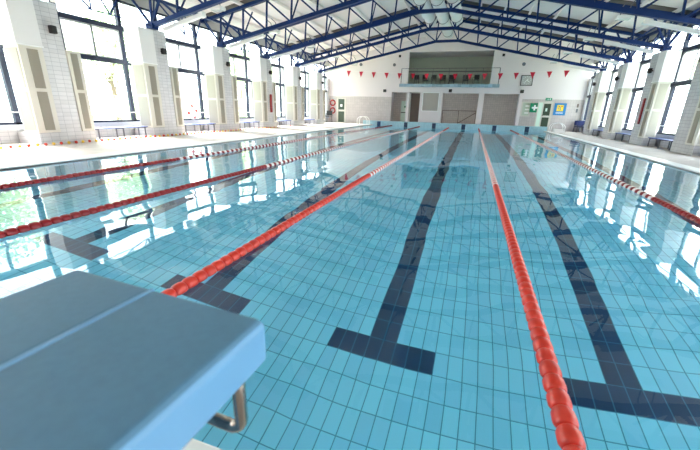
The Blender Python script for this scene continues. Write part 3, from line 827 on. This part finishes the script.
# ------------------------------------------------------------------ outside: lawn and trees
struct(box('ground_left', (-60, WL - .3, -25, 60, -.4, -.15), 'lawn'), 'lawn outside the left windows')
struct(box('ground_right', (WR + .3, 55, -25, 60, -.4, -.15), 'lawn'), 'lawn outside the right windows')
def crown_mesh(seed, leafm, n=3600):
    rnd = random.Random(seed); bm = bmesh.new()
    blobs = [(Vector((rnd.gauss(0, .42), rnd.gauss(0, .42), rnd.uniform(-.55, .6))), rnd.uniform(.35, .6)) for _ in range(12)]
    for i in range(n):
        c, r = rnd.choice(blobs)
        d = Vector((rnd.gauss(0, 1), rnd.gauss(0, 1), rnd.gauss(0, 1))).normalized() * r * rnd.uniform(.55, 1.05)
        p = c + d; s = rnd.uniform(.03, .065)
        a = Vector((rnd.gauss(0, 1), rnd.gauss(0, 1), rnd.gauss(0, 1))).normalized(); b = a.orthogonal().normalized()
        v_ = [bm.verts.new(p + a * s), bm.verts.new(p + b * s * .5), bm.verts.new(p - a * s), bm.verts.new(p - b * s * .5)]
        bm.faces.new(v_)
    return mesh_from('crown', bm, leafm)
crowns = [crown_mesh(1, 'leaf'), crown_mesh(2, 'leaf_pale'), crown_mesh(3, 'leaf')]
bm = bmesh.new(); add_tube(bm, [(0, 0, 0), (.05, 0, 1.2), (-.05, .05, 2.2), (.05, 0, 3.2)], [.15, .12, .09, .04], 8)
for a in range(5):
    an = a * 1.3; add_tube(bm, [(0, 0, 1.6 + .2 * a), (.7 * math.cos(an), .7 * math.sin(an), 2.4 + .25 * a), (1.2 * math.cos(an), 1.2 * math.sin(an), 3.1 + .2 * a)], [.05, .035, .015], 6)
TRK = mesh_from('trunk', bm, 'bark')
bm = bmesh.new(); add_tube(bm, [(0, 0, 0), (.03, 0, .4), (0, 0, .8)], [.05, .04, .02], 6); STM = mesh_from('stem', bm, 'bark')
trees = [(-18.5, 3.5, 1.0), (-16.5, 9.5, .9), (-19.5, 14.5, 1.1), (-17, 20.5, 1.0), (-20, 27, 1.15), (-22, 34, 1.2), (-21, 8, 1.2)]
tw = ['first', 'second', 'third', 'fourth', 'fifth', 'sixth', 'seventh']
for i, (x, y, s) in enumerate(trees):
    t = thing('tree', 'leafy tree outside the left windows, %s from the camera' % tw[i], 'tree', (x, y, -.15), i, 'trees outside the left windows'); t.scale = (s, s, s)
    inst('trunk', TRK, t); inst('crown', crowns[i % 3], t, (0, 0, 3.6), (0, 0, i * 1.1), (2.0, 2.0, 1.7))
bushes = [(-14.2, 1.2, .9), (-14.6, 4.4, 1.0), (-14.0, 8.0, .85), (-14.8, 11.4, 1.0), (-14.2, 15.2, .9), (-14.8, 19, 1.0)]
for i, (x, y, s) in enumerate(bushes):
    t = thing('bush', 'round green bush outside the left windows, %s from the camera' % tw[i], 'bush', (x, y, -.15), i, 'bushes outside the left windows')
    inst('stem', STM, t); inst('foliage', crowns[(i + 1) % 3], t, (0, 0, .85 * s), (0, 0, i), (1.25 * s, 1.25 * s, .9 * s))
trees = [(14, 10, 1.0), (16, 19, 1.1), (13.5, 27, 1.0)]
for i, (x, y, s) in enumerate(trees):
    t = thing('tree', 'leafy tree outside the right windows, %s from the camera' % tw[i], 'tree', (x, y, -.15), i, 'trees outside the right windows'); t.scale = (s, s, s)
    inst('trunk', TRK, t); inst('crown', crowns[1], t, (0, 0, 3.6), (0, 0, i * 1.1), (2.0, 2.0, 1.7))

# ------------------------------------------------------------------ light: overcast sky, soft sun, portals in the window bands
w = bpy.data.worlds.new('sky'); sc.world = w; w.use_nodes = True
nt = w.node_tree; bg = nt.nodes['Background']
tc = nt.nodes.new('ShaderNodeTexCoord'); sp = nt.nodes.new('ShaderNodeSeparateXYZ'); rp = nt.nodes.new('ShaderNodeValToRGB')
nt.links.new(tc.outputs['Generated'], sp.inputs[0]); nt.links.new(sp.outputs[2], rp.inputs[0]); nt.links.new(rp.outputs[0], bg.inputs[0])
rp.color_ramp.elements[0].position = 0; rp.color_ramp.elements[0].color = (.86, .94, 1, 1)
rp.color_ramp.elements[1].position = .8; rp.color_ramp.elements[1].color = (.75, .86, 1, 1)
bg.inputs['Strength'].default_value = 3.0
sun = bpy.data.lights.new('sun', 'SUN'); so = bpy.data.objects.new('sun', sun); C.objects.link(so)
sun.energy = 14.0; sun.angle = .45; sun.color = (1, .96, .9)
so.rotation_euler = Vector((.62, -.22, -.80)).to_track_quat('-Z', 'Y').to_euler()      # from the left, slightly ahead
so.location = (-30, -20, 30)
for nm, x, ry in (('left', WL - .32, -math.pi / 2), ('right', WR + .32, math.pi / 2)):
    l = bpy.data.lights.new('window_portal_' + nm, 'AREA'); l.shape = 'RECTANGLE'; l.size = 3.8; l.size_y = YW - YB
    l.cycles.is_portal = True
    o = bpy.data.objects.new('window_portal_' + nm, l); C.objects.link(o); o.location = (x, (YW + YB) / 2, 2.3); o.rotation_euler = (0, ry, 0)

# ------------------------------------------------------------------ camera
cam = bpy.data.cameras.new('camera'); co = bpy.data.objects.new('camera', cam); C.objects.link(co); sc.camera = co
cx_, cy_, cz_, yaw, pitch, roll, f = -.451390291, -1.07069846, 1.06576014, .315995763, .318979474, .0269228029, 350.839563
fw = Vector((-math.sin(yaw) * math.cos(pitch), math.cos(yaw) * math.cos(pitch), -math.sin(pitch)))
rt = Vector((math.cos(yaw), math.sin(yaw), 0)); up = rt.cross(fw)
r2 = rt * math.cos(roll) + up * math.sin(roll); u2 = -rt * math.sin(roll) + up * math.cos(roll)
Mx = Matrix((r2, u2, -fw)).transposed().to_4x4(); Mx.translation = Vector((cx_, cy_, cz_))
co.matrix_world = Mx
cam.sensor_fit = 'HORIZONTAL'; cam.sensor_width = 36; cam.lens = 36 * f / 700
cam.clip_start = .02; cam.clip_end = 300
cam.dof.use_dof = True; cam.dof.focus_distance = 7; cam.dof.aperture_fstop = 3.6

sc.view_settings.view_transform = 'Standard'; sc.view_settings.look = 'None'; sc.view_settings.gamma = 1; sc.view_settings.use_curve_mapping = False
sc.view_settings.exposure = 1.97
sc.cycles.max_bounces = 14; sc.cycles.diffuse_bounces = 6; sc.cycles.glossy_bounces = 6; sc.cycles.transmission_bounces = 8; sc.cycles.transparent_max_bounces = 16
sc.cycles.caustics_refractive = True; sc.cycles.caustics_reflective = True; sc.cycles.blur_glossy = .0
sc.cycles.sample_clamp_indirect = 12
sc.cycles.use_denoising = True
